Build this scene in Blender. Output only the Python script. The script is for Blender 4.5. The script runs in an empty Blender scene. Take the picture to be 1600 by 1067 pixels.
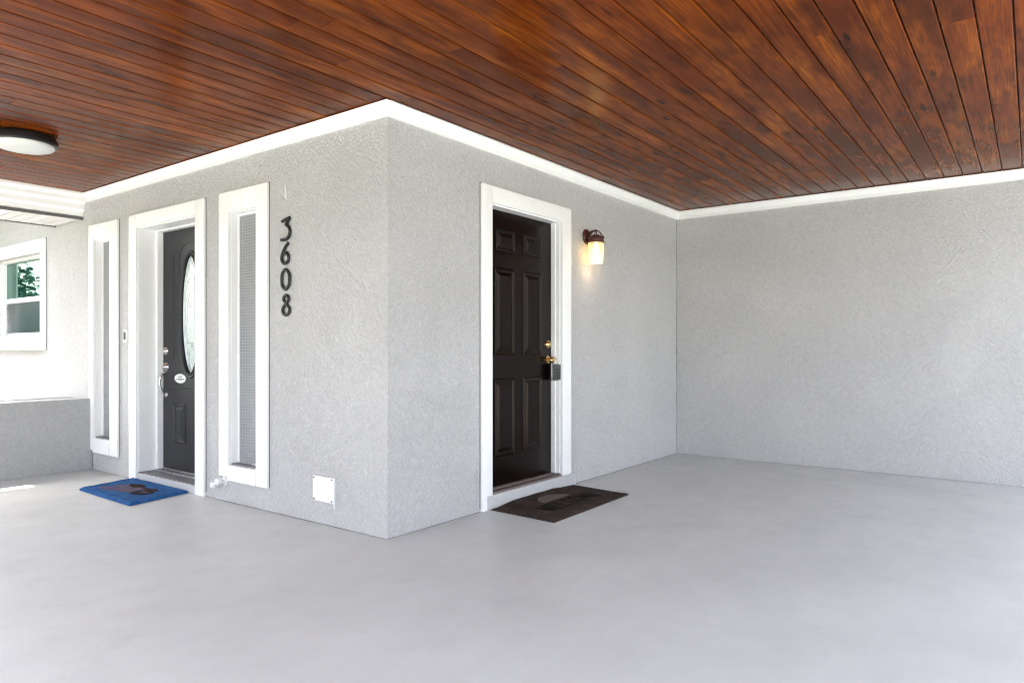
import bpy, bmesh, math, random
from mathutils import Vector, Matrix
from mathutils import noise as mnoise
random.seed(7)
SC = bpy.context.scene
COL = SC.collection

# ------------------------------------------------------------------ camera
cam_d = bpy.data.cameras.new('camera')
cam = bpy.data.objects.new('camera', cam_d)
COL.objects.link(cam)
cam_d.sensor_width = 36.0
cam_d.lens = 36.0 * 1088.0 / 1600.0
cam_d.shift_y = 9.5 / 1600.0
cam_d.clip_start = 0.05
cam_d.clip_end = 2000
cam.location = (-2.826, -3.026, 1.12)
cam.rotation_euler = (math.radians(90), 0, math.radians(36.8024 - 90))
SC.camera = cam

# ------------------------------------------------------------------ daylight
SUN_DIR = Vector((0.02, 0.58, 1.0)).normalized()        # towards the sun
ELEV = math.asin(SUN_DIR.z)
AZ = math.atan2(SUN_DIR.x, SUN_DIR.y)
world = bpy.data.worlds.new('World')
SC.world = world
world.use_nodes = True
wn = world.node_tree
wn.nodes.clear()
sky = wn.nodes.new('ShaderNodeTexSky')
sky.sky_type = 'NISHITA'
sky.sun_disc = False
sky.sun_elevation = ELEV
sky.sun_rotation = AZ
sky.air_density = 1.0
sky.dust_density = 5.0
sky.ozone_density = 0.4
bg = wn.nodes.new('ShaderNodeBackground')
bg.inputs['Strength'].default_value = 0.15
wo = wn.nodes.new('ShaderNodeOutputWorld')
hs = wn.nodes.new('ShaderNodeHueSaturation')       # a hazy, milky summer sky
hs.inputs['Saturation'].default_value = 0.45
wn.links.new(sky.outputs[0], hs.inputs['Color'])
wn.links.new(hs.outputs[0], bg.inputs[0])
wn.links.new(bg.outputs[0], wo.inputs[0])

sun_d = bpy.data.lights.new('sun', 'SUN')
sun_d.energy = 3.2
sun_d.angle = math.radians(0.5)
sun_d.color = (1.0, 0.965, 0.91)
sun = bpy.data.objects.new('sun', sun_d)
COL.objects.link(sun)
sun.rotation_euler = SUN_DIR.to_track_quat('Z', 'Y').to_euler()

vs = SC.view_settings
vs.view_transform = 'Standard'
vs.look = 'None'
vs.exposure = 3.26
vs.gamma = 1.0
vs.use_curve_mapping = False
SC.cycles.use_denoising = True
SC.cycles.filter_width = 1.1
SC.cycles.adaptive_threshold = 0.005
SC.cycles.max_bounces = 14
SC.cycles.diffuse_bounces = 8
SC.cycles.glossy_bounces = 5
SC.cycles.sample_clamp_indirect = 8.0

# ------------------------------------------------------------------ material helpers
class NT:
    def __init__(s, name):
        s.m = bpy.data.materials.new(name)
        s.m.use_nodes = True
        s.t = s.m.node_tree
        s.b = s.t.nodes['Principled BSDF']
        s._pos = None
    def n(s, typ, **kw):
        nd = s.t.nodes.new(typ)
        for k, v in kw.items():
            setattr(nd, k, v)
        return nd
    def l(s, a, b):
        s.t.links.new(a, b)
    def pos(s):
        if s._pos is None:
            s._pos = s.n('ShaderNodeNewGeometry').outputs['Position']
        return s._pos
    def scaled(s, sc, src=None, off=None):
        mp = s.n('ShaderNodeMapping')
        mp.inputs['Scale'].default_value = sc
        s.l(src or s.pos(), mp.inputs['Vector'])
        if off is not None:
            s.l(off, mp.inputs['Location'])
        return mp.outputs[0]
    def noise(s, vec, scale=5, detail=4, rough=0.55, dist=0.0):
        nd = s.n('ShaderNodeTexNoise')
        nd.inputs['Scale'].default_value = scale
        nd.inputs['Detail'].default_value = detail
        nd.inputs['Roughness'].default_value = rough
        nd.inputs['Distortion'].default_value = dist
        s.l(vec, nd.inputs['Vector'])
        return nd.outputs['Fac']
    def voro(s, vec, scale=5, feature='F1', rnd=1.0):
        nd = s.n('ShaderNodeTexVoronoi', feature=feature)
        nd.inputs['Scale'].default_value = scale
        nd.inputs['Randomness'].default_value = rnd
        s.l(vec, nd.inputs['Vector'])
        return nd.outputs['Distance']
    def ramp(s, fac, stops, interp='LINEAR'):
        nd = s.n('ShaderNodeValToRGB')
        r = nd.color_ramp
        r.interpolation = interp
        while len(r.elements) < len(stops):
            r.elements.new(0.5)
        for e, (p, c) in zip(r.elements, stops):
            e.position = p
            e.color = (c[0], c[1], c[2], 1) if isinstance(c, tuple) else (c, c, c, 1)
        s.l(fac, nd.inputs['Fac'])
        return nd.outputs['Color']
    def math(s, op, a, b=None, clamp=False):
        nd = s.n('ShaderNodeMath', operation=op)
        nd.use_clamp = clamp
        for i, v in enumerate((a, b)):
            if v is None: continue
            if isinstance(v, (int, float)): nd.inputs[i].default_value = v
            else: s.l(v, nd.inputs[i])
        return nd.outputs[0]
    def mix(s, fac, a, b, blend='MIX'):
        nd = s.n('ShaderNodeMix', data_type='RGBA', blend_type=blend)
        for sock, v in ((nd.inputs[0], fac), (nd.inputs[6], a), (nd.inputs[7], b)):
            if isinstance(v, (int, float)): sock.default_value = v
            elif isinstance(v, tuple): sock.default_value = (v[0], v[1], v[2], 1)
            else: s.l(v, sock)
        return nd.outputs[2]
    def bump(s, h, strength=0.3, dist=0.01, prev=None):
        nd = s.n('ShaderNodeBump')
        nd.inputs['Strength'].default_value = strength
        nd.inputs['Distance'].default_value = dist
        s.l(h, nd.inputs['Height'])
        if prev is not None: s.l(prev, nd.inputs['Normal'])
        return nd.outputs[0]
    def set(s, color=None, rough=None, metal=None, normal=None, spec=None, coat=None, coat_rough=None, ior=None):
        for key, v in (('Base Color', color), ('Roughness', rough), ('Metallic', metal), ('Normal', normal),
                       ('Specular IOR Level', spec), ('Coat Weight', coat), ('Coat Roughness', coat_rough), ('IOR', ior)):
            if v is None: continue
            sk = s.b.inputs[key]
            if isinstance(v, (int, float)): sk.default_value = v
            elif isinstance(v, tuple): sk.default_value = (v[0], v[1], v[2], 1)
            else: s.l(v, sk)
        return s.m

def mat_paint(name, col, rough=0.45, var=0.06, scale=9, bump=0.05, spec=0.5, dirt=None):
    t = NT(name)
    f = t.noise(t.pos(), scale, 5, 0.6)
    c = t.mix(f, tuple(x * (1 - var) for x in col), tuple(min(1, x * (1 + var)) for x in col))
    if dirt:
        d = t.ramp(t.noise(t.pos(), 26, 4, 0.7), [(0.62, 0.0), (0.78, 1.0)])
        c = t.mix(t.math('MULTIPLY', d, dirt), c, tuple(x * 0.55 for x in col))
    r = t.ramp(t.noise(t.pos(), scale * 3, 3), [(0.3, rough * 0.85), (0.7, min(1, rough * 1.15))])
    nb = t.bump(t.noise(t.pos(), 140, 3), bump, 0.004)
    return t.set(c, r, normal=nb, spec=spec)

def mat_stucco(name, coarse=1.0, col=(0.815, 0.805, 0.80), stains=0.5):
    t = NT(name)
    p = t.pos()
    warp = t.n('ShaderNodeVectorMath', operation='ADD')
    nz = t.n('ShaderNodeTexNoise'); nz.inputs['Scale'].default_value = 14; nz.inputs['Detail'].default_value = 2
    t.l(p, nz.inputs['Vector'])
    sc = t.n('ShaderNodeVectorMath', operation='SCALE'); sc.inputs['Scale'].default_value = 0.022
    t.l(nz.outputs['Color'], sc.inputs[0]); t.l(p, warp.inputs[0]); t.l(sc.outputs[0], warp.inputs[1])
    w = warp.outputs[0]
    # trowelled ridges, thrown grains and soft waves
    n1 = t.noise(w, 52, 5, 0.65, 0.4)
    ridge = t.math('ABSOLUTE', t.math('SUBTRACT', n1, 0.5))
    ridge = t.ramp(ridge, [(0.0, 0.0), (0.10, 0.55), (0.25, 1.0)])
    # trowel strokes, leaning one way here and the other way there
    sw = t.n('ShaderNodeSeparateXYZ'); t.l(w, sw.inputs[0])
    al = t.math('ADD', sw.outputs[0], sw.outputs[1])
    def strokes(sgn):
        u = t.math('MULTIPLY', t.math('ADD', al, t.math('MULTIPLY', sw.outputs[2], sgn)), 13.0)
        v = t.math('MULTIPLY', t.math('SUBTRACT', al, t.math('MULTIPLY', sw.outputs[2], sgn)), 44.0)
        cx = t.n('ShaderNodeCombineXYZ'); t.l(u, cx.inputs[0]); t.l(v, cx.inputs[1])
        return t.noise(cx.outputs[0], 1.0, 4, 0.6, 0.5)
    sm = t.n('ShaderNodeMix'); t.l(t.ramp(t.noise(p, 1.2, 2), [(0.45, 0.0), (0.55, 1.0)]), sm.inputs[0])
    t.l(strokes(1.0), sm.inputs[2]); t.l(strokes(-1.0), sm.inputs[3])
    strk = sm.outputs[0]
    grain = t.noise(w, 150, 4, 0.7)
    pits = t.ramp(t.voro(w, 34), [(0.02, 0.0), (0.12, 1.0)])
    waves = t.noise(p, 3.2, 3, 0.5)
    # texture is heavier in some areas of the wall than in others
    area = t.ramp(t.noise(p, 1.7, 3, 0.6), [(0.3, 0.76), (0.64, 1.0)])
    h = t.math('ADD', t.math('ADD', t.math('MULTIPLY', ridge, 0.40), t.math('MULTIPLY', strk, 1.1)), t.math('MULTIPLY', grain, 0.8))
    h = t.math('MULTIPLY', h, area)
    h = t.math('ADD', h, t.math('MULTIPLY', pits, 0.12))
    b0 = t.bump(waves, 0.09, 0.06)
    b1 = t.bump(h, 1.0 * coarse, 0.0195, b0)
    # paint: faint mottling, weathering, small dirty pits and painted-in relief shade
    f = t.noise(p, 1.1, 5, 0.65)
    c = t.mix(f, tuple(x * 0.965 for x in col), tuple(x * 1.035 for x in col))
    cool = t.ramp(t.noise(p, 0.8, 3), [(0.4, 0.0), (0.65, 1.0)])
    c = t.mix(t.math('MULTIPLY', cool, 0.15), c, (col[0] * 0.97, col[1] * 0.985, col[2] * 1.04))
    g = t.ramp(grain, [(0.30, 0.76), (0.56, 1.0)])          # sand grain and paint dirt, hollows darkened to paint in relief shade
    c = t.mix(0.6, c, g, 'MULTIPLY')
    c = t.mix(0.8, c, t.ramp(t.math('ADD', t.math('MULTIPLY', strk, 0.6), t.math('MULTIPLY', ridge, 0.4)), [(0.22, 0.80), (0.55, 1.06)]), 'MULTIPLY')  # relief shade painted into the colour along stroke grooves and ridges
    specks = t.ramp(t.voro(p, 7.5), [(0.018, 1.0), (0.035, 0.0)])
    c = t.mix(t.math('MULTIPLY', specks, 0.7), c, (0.08, 0.08, 0.08))
    blot = t.ramp(t.noise(p, 5.5, 6, 0.7), [(0.56, 0.0), (0.76, 1.0)])
    c = t.mix(t.math('MULTIPLY', blot, 0.14 * stains), c, (0.36, 0.355, 0.365))
    return t.set(c, 0.62, normal=b1, spec=0.35)

def mat_floor():
    t = NT('painted_concrete')
    p = t.pos()
    f1 = t.noise(t.scaled((1, 1.3, 1)), 1.3, 7, 0.66, 0.3)
    f2 = t.noise(p, 5.5, 6, 0.68)
    c = t.mix(t.ramp(f1, [(0.3, 0.0), (0.72, 1.0)]), (0.475, 0.48, 0.468), (0.555, 0.56, 0.548))
    c = t.mix(t.math('MULTIPLY', t.ramp(f2, [(0.54, 0.0), (0.75, 1.0)]), 0.30), c, (0.40, 0.40, 0.395))
    fine = t.ramp(t.noise(p, 190, 3, 0.6), [(0.33, 0.92), (0.6, 1.03)])
    c = t.mix(0.8, c, fine, 'MULTIPLY')
    marks = t.ramp(t.noise(t.scaled((18, 3, 1)), 2.2, 5, 0.75, 1.2), [(0.68, 0.0), (0.80, 1.0)])
    c = t.mix(t.math('MULTIPLY', marks, 0.25), c, (0.3, 0.3, 0.305))
    sp = t.ramp(t.voro(p, 2.3), [(0.006, 1.0), (0.011, 0.0)])
    c = t.mix(t.math('MULTIPLY', sp, 0.6), c, (0.12, 0.12, 0.12))
    warp = t.n('ShaderNodeVectorMath', operation='ADD')
    nz = t.n('ShaderNodeTexNoise'); nz.inputs['Scale'].default_value = 3.5; nz.inputs['Detail'].default_value = 5
    t.l(p, nz.inputs['Vector'])
    sc = t.n('ShaderNodeVectorMath', operation='SCALE'); sc.inputs['Scale'].default_value = 0.35
    t.l(nz.outputs['Color'], sc.inputs[0]); t.l(p, warp.inputs[0]); t.l(sc.outputs[0], warp.inputs[1])
    cr = t.n('ShaderNodeTexVoronoi', feature='DISTANCE_TO_EDGE'); cr.inputs['Scale'].default_value = 0.33
    t.l(warp.outputs[0], cr.inputs['Vector'])
    crack = t.math('MULTIPLY', t.ramp(cr.outputs['Distance'], [(0.0006, 1.0), (0.0022, 0.0)]), t.ramp(f1, [(0.48, 0.0), (0.60, 1.0)]))
    c = t.mix(t.math('MULTIPLY', crack, 0.16), c, (0.25, 0.25, 0.25))
    roll = t.noise(t.scaled((0.7, 7.0, 1)), 1.6, 4, 0.6, 0.3)
    c = t.mix(t.math('MULTIPLY', t.ramp(roll, [(0.45, 0.0), (0.7, 1.0)]), 0.10), c, (0.40, 0.40, 0.395))
    grit = t.ramp(t.voro(p, 16), [(0.02, 1.0), (0.05, 0.0)])
    c = t.mix(t.math('MULTIPLY', t.math('MULTIPLY', grit, t.ramp(t.noise(p, 1.3, 3), [(0.5, 0.0), (0.62, 1.0)])), 0.5), c, (0.22, 0.22, 0.22))
    r = t.ramp(f2, [(0.3, 0.36), (0.7, 0.52)])
    b0 = t.bump(t.noise(p, 2.5, 4), 0.25, 0.02)
    b1 = t.bump(t.noise(p, 75, 5, 0.65), 0.28, 0.003, b0)
    return t.set(c, r, normal=b1, spec=0.4)

def mat_wood():
    t = NT('varnished_pine')
    oi = t.n('ShaderNodeObjectInfo')
    rnd = oi.outputs['Random']
    off = t.n('ShaderNodeCombineXYZ')
    t.l(t.math('MULTIPLY', rnd, 53.0), off.inputs[0])
    t.l(t.math('MULTIPLY', rnd, 31.0), off.inputs[1])
    add = t.n('ShaderNodeVectorMath', operation='ADD')
    t.l(t.pos(), add.inputs[0]); t.l(off.outputs[0], add.inputs[1])
    p = add.outputs[0]
    # knots bend the grain round them
    kv = t.voro(t.scaled((1.0, 4.2, 1.0), p), 1.35)
    knot = t.ramp(kv, [(0.035, 1.0), (0.11, 0.0)])
    halo = t.ramp(kv, [(0.05, 1.0), (0.32, 0.0)])
    fig = t.noise(t.scaled((1.1, 6.0, 1.0), p), 1.0, 3, 0.5)
    bands = t.math('SINE', t.math('ADD', t.math('MULTIPLY', fig, 46.0), t.math('MULTIPLY', halo, 9.0)))
    bands = t.ramp(bands, [(0.0, 0.0), (1.0, 1.0)])
    grain = t.noise(t.scaled((3.0, 150.0, 1.0), p), 1.0, 4, 0.6)
    blot = t.noise(t.scaled((1.3, 8.0, 1.0), p), 1.0, 4, 0.55, 0.1)
    c = t.ramp(blot, [(0.20, (0.040, 0.0068, 0.0012)), (0.40, (0.105, 0.0215, 0.0024)), (0.56, (0.185, 0.0435, 0.0040)), (0.78, (0.33, 0.098, 0.0095))])
    c = t.mix(t.math('MULTIPLY', bands, 0.42), c, (0.085, 0.018, 0.005))
    c = t.mix(t.math('MULTIPLY', t.ramp(grain, [(0.40, 1.0), (0.60, 0.0)]), 0.55), c, (0.06, 0.014, 0.005))
    dark = t.ramp(t.noise(t.scaled((3.2, 9.0, 1.0), p), 1.0, 2, 0.5), [(0.47, 0.0), (0.76, 1.0)])
    c = t.mix(t.math('MULTIPLY', dark, 0.62), c, (0.016, 0.005, 0.0025))
    c = t.mix(t.math('MULTIPLY', knot, 0.9), c, (0.010, 0.004, 0.002))
    tone = t.ramp(t.math('FRACT', t.math('MULTIPLY', rnd, 7.31)), [(0.0, (0.84, 0.80, 0.75)), (0.5, (0.97, 0.97, 0.97)), (1.0, (1.12, 1.08, 1.02))])
    c = t.mix(1.0, c, tone, 'MULTIPLY')
    rel = t.math('ADD', t.math('MULTIPLY', grain, 0.35), t.math('MULTIPLY', halo, 0.4))
    crackle = t.math('MULTIPLY', t.noise(t.scaled((26, 60, 1), p), 1.0, 4, 0.7, 1.0), t.ramp(blot, [(0.35, 1.0), (0.55, 0.12)]))
    b0 = t.bump(t.noise(t.scaled((1.2, 5.0, 1), p), 1.6, 3), 0.22, 0.012)
    b1 = t.bump(t.math('ADD', rel, t.math('MULTIPLY', crackle, 0.3)), 0.18, 0.003, b0)
    t.b.inputs['Specular Tint'].default_value = (1.0, 0.55, 0.33, 1)   # amber varnish
    r = t.ramp(blot, [(0.2, 0.205), (0.8, 0.235)])
    return t.set(c, r, normal=b1, spec=0.045)

def mat_glass_reed():
    t = NT('patterned_glass')
    # pressed square dimples, 12 mm pitch, in the y-z plane of the wall
    sep = t.n('ShaderNodeSeparateXYZ'); t.l(t.pos(), sep.inputs[0])
    a = t.math('ABSOLUTE', t.math('SINE', t.math('MULTIPLY', sep.outputs[1], math.pi / 0.032)))
    b = t.math('ABSOLUTE', t.math('SINE', t.math('MULTIPLY', sep.outputs[2], math.pi / 0.0215)))
    h = t.math('MULTIPLY', a, b)
    c = t.mix(t.ramp(h, [(0.25, 0.0), (0.85, 1.0)]), (0.20, 0.205, 0.215), (0.33, 0.335, 0.35))
    c = t.mix(t.math('MULTIPLY', t.ramp(t.noise(t.pos(), 6, 4, 0.7), [(0.35, 0.0), (0.7, 1.0)]), 0.75), c, (0.27, 0.275, 0.29))
    return t.set(c, 0.16, normal=t.bump(t.math('ADD', h, t.math('MULTIPLY', t.noise(t.pos(), 30, 4, 0.7), 1.5)), 0.7, 0.004), spec=0.8)

def mat_pane(name, col, rough=0.02, spec=0.9, ior=1.6):
    t = NT(name)
    wav = t.bump(t.noise(t.pos(), 4, 2), 0.03, 0.01)
    return t.set(col, rough, normal=wav, spec=spec, ior=ior)

def mat_leaded():
    t = NT('leaded_glass')
    f = t.noise(t.scaled((1, 1, 1)), 38, 4, 0.65, 1.0)
    c = t.mix(f, (0.42, 0.50, 0.50), (0.62, 0.68, 0.68))
    return t.set(c, 0.10, normal=t.bump(f, 0.22, 0.006), spec=1.0, ior=1.9)

def mat_door(name, col, rough, spec=0.5):
    t = NT(name)
    g = t.noise(t.scaled((60, 60, 3)), 1.0, 4, 0.6)
    f = t.noise(t.pos(), 6, 4)
    c = t.mix(f, tuple(x * 0.85 for x in col), tuple(x * 1.15 for x in col))
    dust = t.ramp(t.noise(t.pos(), 90, 3, 0.7), [(0.58, 0.0), (0.8, 1.0)])
    c = t.mix(t.math('MULTIPLY', dust, 0.03), c, (0.2, 0.19, 0.18))
    r = t.ramp(f, [(0.2, rough * 0.95), (0.8, rough * 1.06)])
    t.b.inputs['Specular Tint'].default_value = (1.0, 0.80, 0.72, 1) if col[0] > col[2] else (1, 1, 1, 1)
    return t.set(c, r, normal=t.bump(g, 0.10, 0.0015), spec=spec)

def mat_metal(name, col, rough=0.25):
    t = NT(name)
    f = t.noise(t.pos(), 60, 3)
    return t.set(tuple(col), t.ramp(f, [(0.3, rough * 0.8), (0.7, rough * 1.3)]), metal=1.0)

def mat_fibre(name, stops, scale=10, fine=420, rough=0.95, bump=0.8):
    t = NT(name)
    c = t.ramp(t.noise(t.pos(), scale, 5, 0.65), stops)
    tuft = t.noise(t.pos(), fine, 3, 0.6)
    c = t.mix(0.8, c, t.ramp(tuft, [(0.3, 0.45), (0.65, 1.15)]), 'MULTIPLY')
    return t.set(c, rough, normal=t.bump(tuft, bump, 0.006), spec=0.1)

def mat_blue_mat():
    """blue pile with the flat brown print in its middle, laid out in the mat's own coordinates"""
    t = NT('blue_printed_pile')
    tc = t.n('ShaderNodeTexCoord').outputs['Object']
    warp = t.n('ShaderNodeVectorMath', operation='ADD')
    nz = t.n('ShaderNodeTexNoise'); nz.inputs['Scale'].default_value = 11; nz.inputs['Detail'].default_value = 4
    t.l(tc, nz.inputs['Vector'])
    sc = t.n('ShaderNodeVectorMath', operation='SCALE'); sc.inputs['Scale'].default_value = 0.09
    t.l(nz.outputs['Color'], sc.inputs[0]); t.l(tc, warp.inputs[0]); t.l(sc.outputs[0], warp.inputs[1])
    sep = t.n('ShaderNodeSeparateXYZ'); t.l(warp.outputs[0], sep.inputs[0])
    X = t.math('SUBTRACT', sep.outputs[0], 0.045); Y = t.math('SUBTRACT', sep.outputs[1], 0.045)
    def ell(cx, cy, rx, ry, soft=0.25):
        dx = t.math('DIVIDE', t.math('SUBTRACT', X, cx), rx)
        dy = t.math('DIVIDE', t.math('SUBTRACT', Y, cy), ry)
        d = t.math('ADD', t.math('MULTIPLY', dx, dx), t.math('MULTIPLY', dy, dy))
        return t.ramp(d, [(1.0 - soft, 1.0), (1.0, 0.0)])
    blue = t.ramp(t.noise(tc, 14, 5, 0.7), [(0.3, (0.018, 0.075, 0.23)), (0.7, (0.045, 0.15, 0.36))])
    c = t.mix(ell(-0.02, 0.02, 0.105, 0.27), blue, (0.20, 0.115, 0.095))
    c = t.mix(ell(-0.10, 0.19, 0.06, 0.13), c, (0.16, 0.085, 0.10))
    c = t.mix(0.35, c, blue)
    c = t.mix(ell(-0.03, -0.19, 0.085, 0.12), c, (0.022, 0.018, 0.03))
    c = t.mix(ell(0.07, 0.10, 0.045, 0.13), c, (0.035, 0.018, 0.016))
    c = t.mix(ell(0.065, -0.14, 0.03, 0.12), c, (0.05, 0.022, 0.02))
    c = t.mix(ell(-0.02, -0.19, 0.03, 0.06), c, (0.10, 0.07, 0.085))
    streak = t.ramp(t.noise(tc, 34, 3, 0.6), [(0.58, 0.0), (0.66, 1.0)])
    c = t.mix(t.math('MULTIPLY', t.math('MULTIPLY', streak, ell(-0.02, 0.02, 0.13, 0.28)), 0.8), c, (0.03, 0.014, 0.013))
    tuft = t.noise(t.pos(), 380, 3, 0.6)
    c = t.mix(0.7, c, t.ramp(tuft, [(0.3, 0.5), (0.65, 1.15)]), 'MULTIPLY')
    return t.set(c, 0.95, normal=t.bump(tuft, 0.8, 0.006), spec=0.1)

M = {}
M['stucco'] = mat_stucco('grey_stucco')
M['planter'] = mat_stucco('weathered_grey_stucco', 1.0, (0.66, 0.655, 0.655), 1.3)
M['floor'] = mat_floor()
M['wood'] = mat_wood()
M['white'] = mat_paint('white_trim_paint', (0.87, 0.87, 0.865), 0.42, 0.025, 7, 0.12, dirt=0.10)
M['white_metal'] = mat_paint('white_enamel', (0.78, 0.78, 0.785), 0.35, 0.02)
M['soffit'] = mat_paint('white_vinyl', (0.72, 0.72, 0.71), 0.5, 0.03)
M['curb'] = mat_paint('pale_painted_curb', (0.50, 0.50, 0.505), 0.6, 0.10, 16, 0.4, dirt=0.4)
M['black_door'] = mat_door('black_brown_door_paint', (0.0038, 0.0019, 0.0016), 0.25, 0.20)
M['grey_door'] = mat_door('charcoal_door_paint', (0.018, 0.018, 0.022), 0.36, 0.3)
M['threshold'] = mat_paint('worn_wooden_threshold', (0.16, 0.125, 0.11), 0.55, 0.3, 20, 0.4, dirt=0.5)
M['sill_grey'] = mat_paint('grey_slate_sill', (0.15, 0.15, 0.16), 0.5, 0.25, 22, 0.4, dirt=0.5)
M['alu'] = mat_metal('aluminium', (0.75, 0.75, 0.76), 0.3)
M['nickel'] = mat_metal('satin_nickel', (0.72, 0.71, 0.69), 0.16)
M['brass'] = mat_metal('polished_brass', (0.80, 0.55, 0.25), 0.16)
M['iron'] = mat_paint('black_iron', (0.008, 0.008, 0.009), 0.38, 0.1)
M['bronze'] = mat_paint('oil_rubbed_bronze', (0.060, 0.0125, 0.008), 0.38, 0.25, 60)
M['black_plastic'] = mat_paint('black_plastic', (0.012, 0.012, 0.013), 0.4, 0.1)
M['grey_plastic'] = mat_paint('grey_plastic', (0.13, 0.125, 0.125), 0.4, 0.1)
M['dark_plastic'] = mat_paint('dark_grey_plastic', (0.045, 0.042, 0.042), 0.4, 0.1)
M['opal'] = mat_paint('opal_acrylic', (0.60, 0.61, 0.585), 0.35, 0.01)
M['reed'] = mat_glass_reed()
M['pane'] = mat_pane('green_reflective_glass', (0.008, 0.028, 0.022), 0.015, 0.5, 2.9)
M['pane'].node_tree.nodes['Principled BSDF'].inputs['Specular Tint'].default_value = (0.55, 1.0, 0.85, 1)
M['screen'] = mat_pane('insect_screened_glass', (0.022, 0.045, 0.048), 0.22, 0.5, 1.5)
M['leaded'] = mat_leaded()
M['came'] = mat_metal('lead_came', (0.55, 0.57, 0.58), 0.3)
M['brown_mat'] = mat_fibre('brown_coir', [(0.3, (0.030, 0.024, 0.021)), (0.55, (0.060, 0.043, 0.035)), (0.75, (0.105, 0.058, 0.038))], 7)
M['mat_print'] = mat_fibre('worn_taupe_print', [(0.3, (0.15, 0.12, 0.11)), (0.7, (0.20, 0.165, 0.15))], 9)
M['mat_black'] = mat_fibre('black_print', [(0.3, (0.006, 0.005, 0.005)), (0.7, (0.010, 0.007, 0.007))], 9)
M['blue_mat'] = mat_blue_mat()
M['roof'] = mat_paint('roof_felt', (0.25, 0.24, 0.23), 0.9, 0.2, 5)
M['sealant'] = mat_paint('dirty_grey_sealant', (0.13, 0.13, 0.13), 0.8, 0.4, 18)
M['dark'] = mat_paint('dark_gap', (0.012, 0.011, 0.011), 0.9, 0.1)
M['drive'] = mat_paint('driveway_concrete', (0.40, 0.395, 0.385), 0.8, 0.12, 2.5, 0.3)
M['bounce_cut_bed'] = mat_paint('bounce_cut_ground', (0.075, 0.062, 0.05), 0.9, 0.3, 6, 0.5)  # dark ground colour, made up to cut sun bounce on the outer wall
M['lawn'] = mat_fibre('mown_lawn', [(0.3, (0.035, 0.07, 0.016)), (0.7, (0.075, 0.12, 0.03))], 2.0, 60)
M['bark'] = mat_paint('tree_bark', (0.11, 0.085, 0.06), 0.9, 0.3, 12)
M['leaf'] = mat_paint('green_leaf', (0.016, 0.085, 0.050), 0.5, 0.35, 3)
M['hedge'] = mat_paint('hedge_leaf', (0.045, 0.11, 0.075), 0.55, 0.3, 3)

def mat_bulb():
    t = NT('lit_lamp_bulb')
    t.set((0.9, 0.8, 0.6), 0.4)
    t.b.inputs['Emission Color'].default_value = (1.0, 0.78, 0.45, 1)
    t.b.inputs['Emission Strength'].default_value = 0.85
    return t.m
M['bulb'] = mat_bulb()
def mat_jar():
    t = NT('ribbed_lamp_glass')
    t.set((1.0, 0.86, 0.58), 0.12, ior=1.35)
    t.b.inputs['Transmission Weight'].default_value = 0.72
    t.b.inputs['Emission Color'].default_value = (1.0, 0.70, 0.36, 1)     # the lit glass glows with its bulb
    t.b.inputs['Emission Strength'].default_value = 0.022
    return t.m
M['jar'] = mat_jar()

# ------------------------------------------------------------------ mesh helpers
def mk(name, bm, mat, parent=None, smooth=False, label=None):
    bmesh.ops.recalc_face_normals(bm, faces=bm.faces)
    me = bpy.data.meshes.new(name)
    bm.to_mesh(me); bm.free()
    mats = mat if isinstance(mat, (list, tuple)) else [mat]
    for m in mats: me.materials.append(m)
    if smooth:
        for p in me.polygons: p.use_smooth = True
        try: me.set_sharp_from_angle(angle=math.radians(40))
        except Exception: pass
    o = bpy.data.objects.new(name, me)
    COL.objects.link(o)
    if parent is not None: o.parent = parent
    if label: o['label'] = label
    return o

def thing(name, label, cat, loc=(0, 0, 0), group=None):
    o = bpy.data.objects.new(name, None)
    o.empty_display_size = 0.1
    COL.objects.link(o)
    o.location = loc
    o['label'] = label; o['category'] = cat
    if group: o['group'] = group
    return o
def tag(o, label, cat, group=None):
    o['label'] = label; o['category'] = cat
    if group: o['group'] = group
    return o
def part_node(name, parent, label=None, loc=(0, 0, 0)):
    o = bpy.data.objects.new(name, None); o.empty_display_size = 0.1
    COL.objects.link(o); o.parent = parent; o.location = loc
    if label: o['label'] = label
    return o

def add_box(bm, x0, x1, y0, y1, z0, z1, bev=0.0, mi=0):
    r = bmesh.ops.create_cube(bm, size=1.0)
    vs_ = r['verts']
    for v in vs_:
        v.co = Vector((x0 + (v.co.x + .5) * (x1 - x0), y0 + (v.co.y + .5) * (y1 - y0), z0 + (v.co.z + .5) * (z1 - z0)))
    es = set(e for v in vs_ for e in v.link_edges)
    fs = set(f for v in vs_ for f in v.link_faces)
    for f in fs: f.material_index = mi
    if bev > 0:
        bmesh.ops.bevel(bm, geom=list(es), offset=bev, segments=2, affect='EDGES', profile=0.7, clamp_overlap=True)
    return bm
def box(name, b, mat, parent=None, bev=0.0, label=None):
    bm = bmesh.new()
    add_box(bm, *b, bev=bev)
    return mk(name, bm, mat, parent, label=label, smooth=bev > 0)

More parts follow.
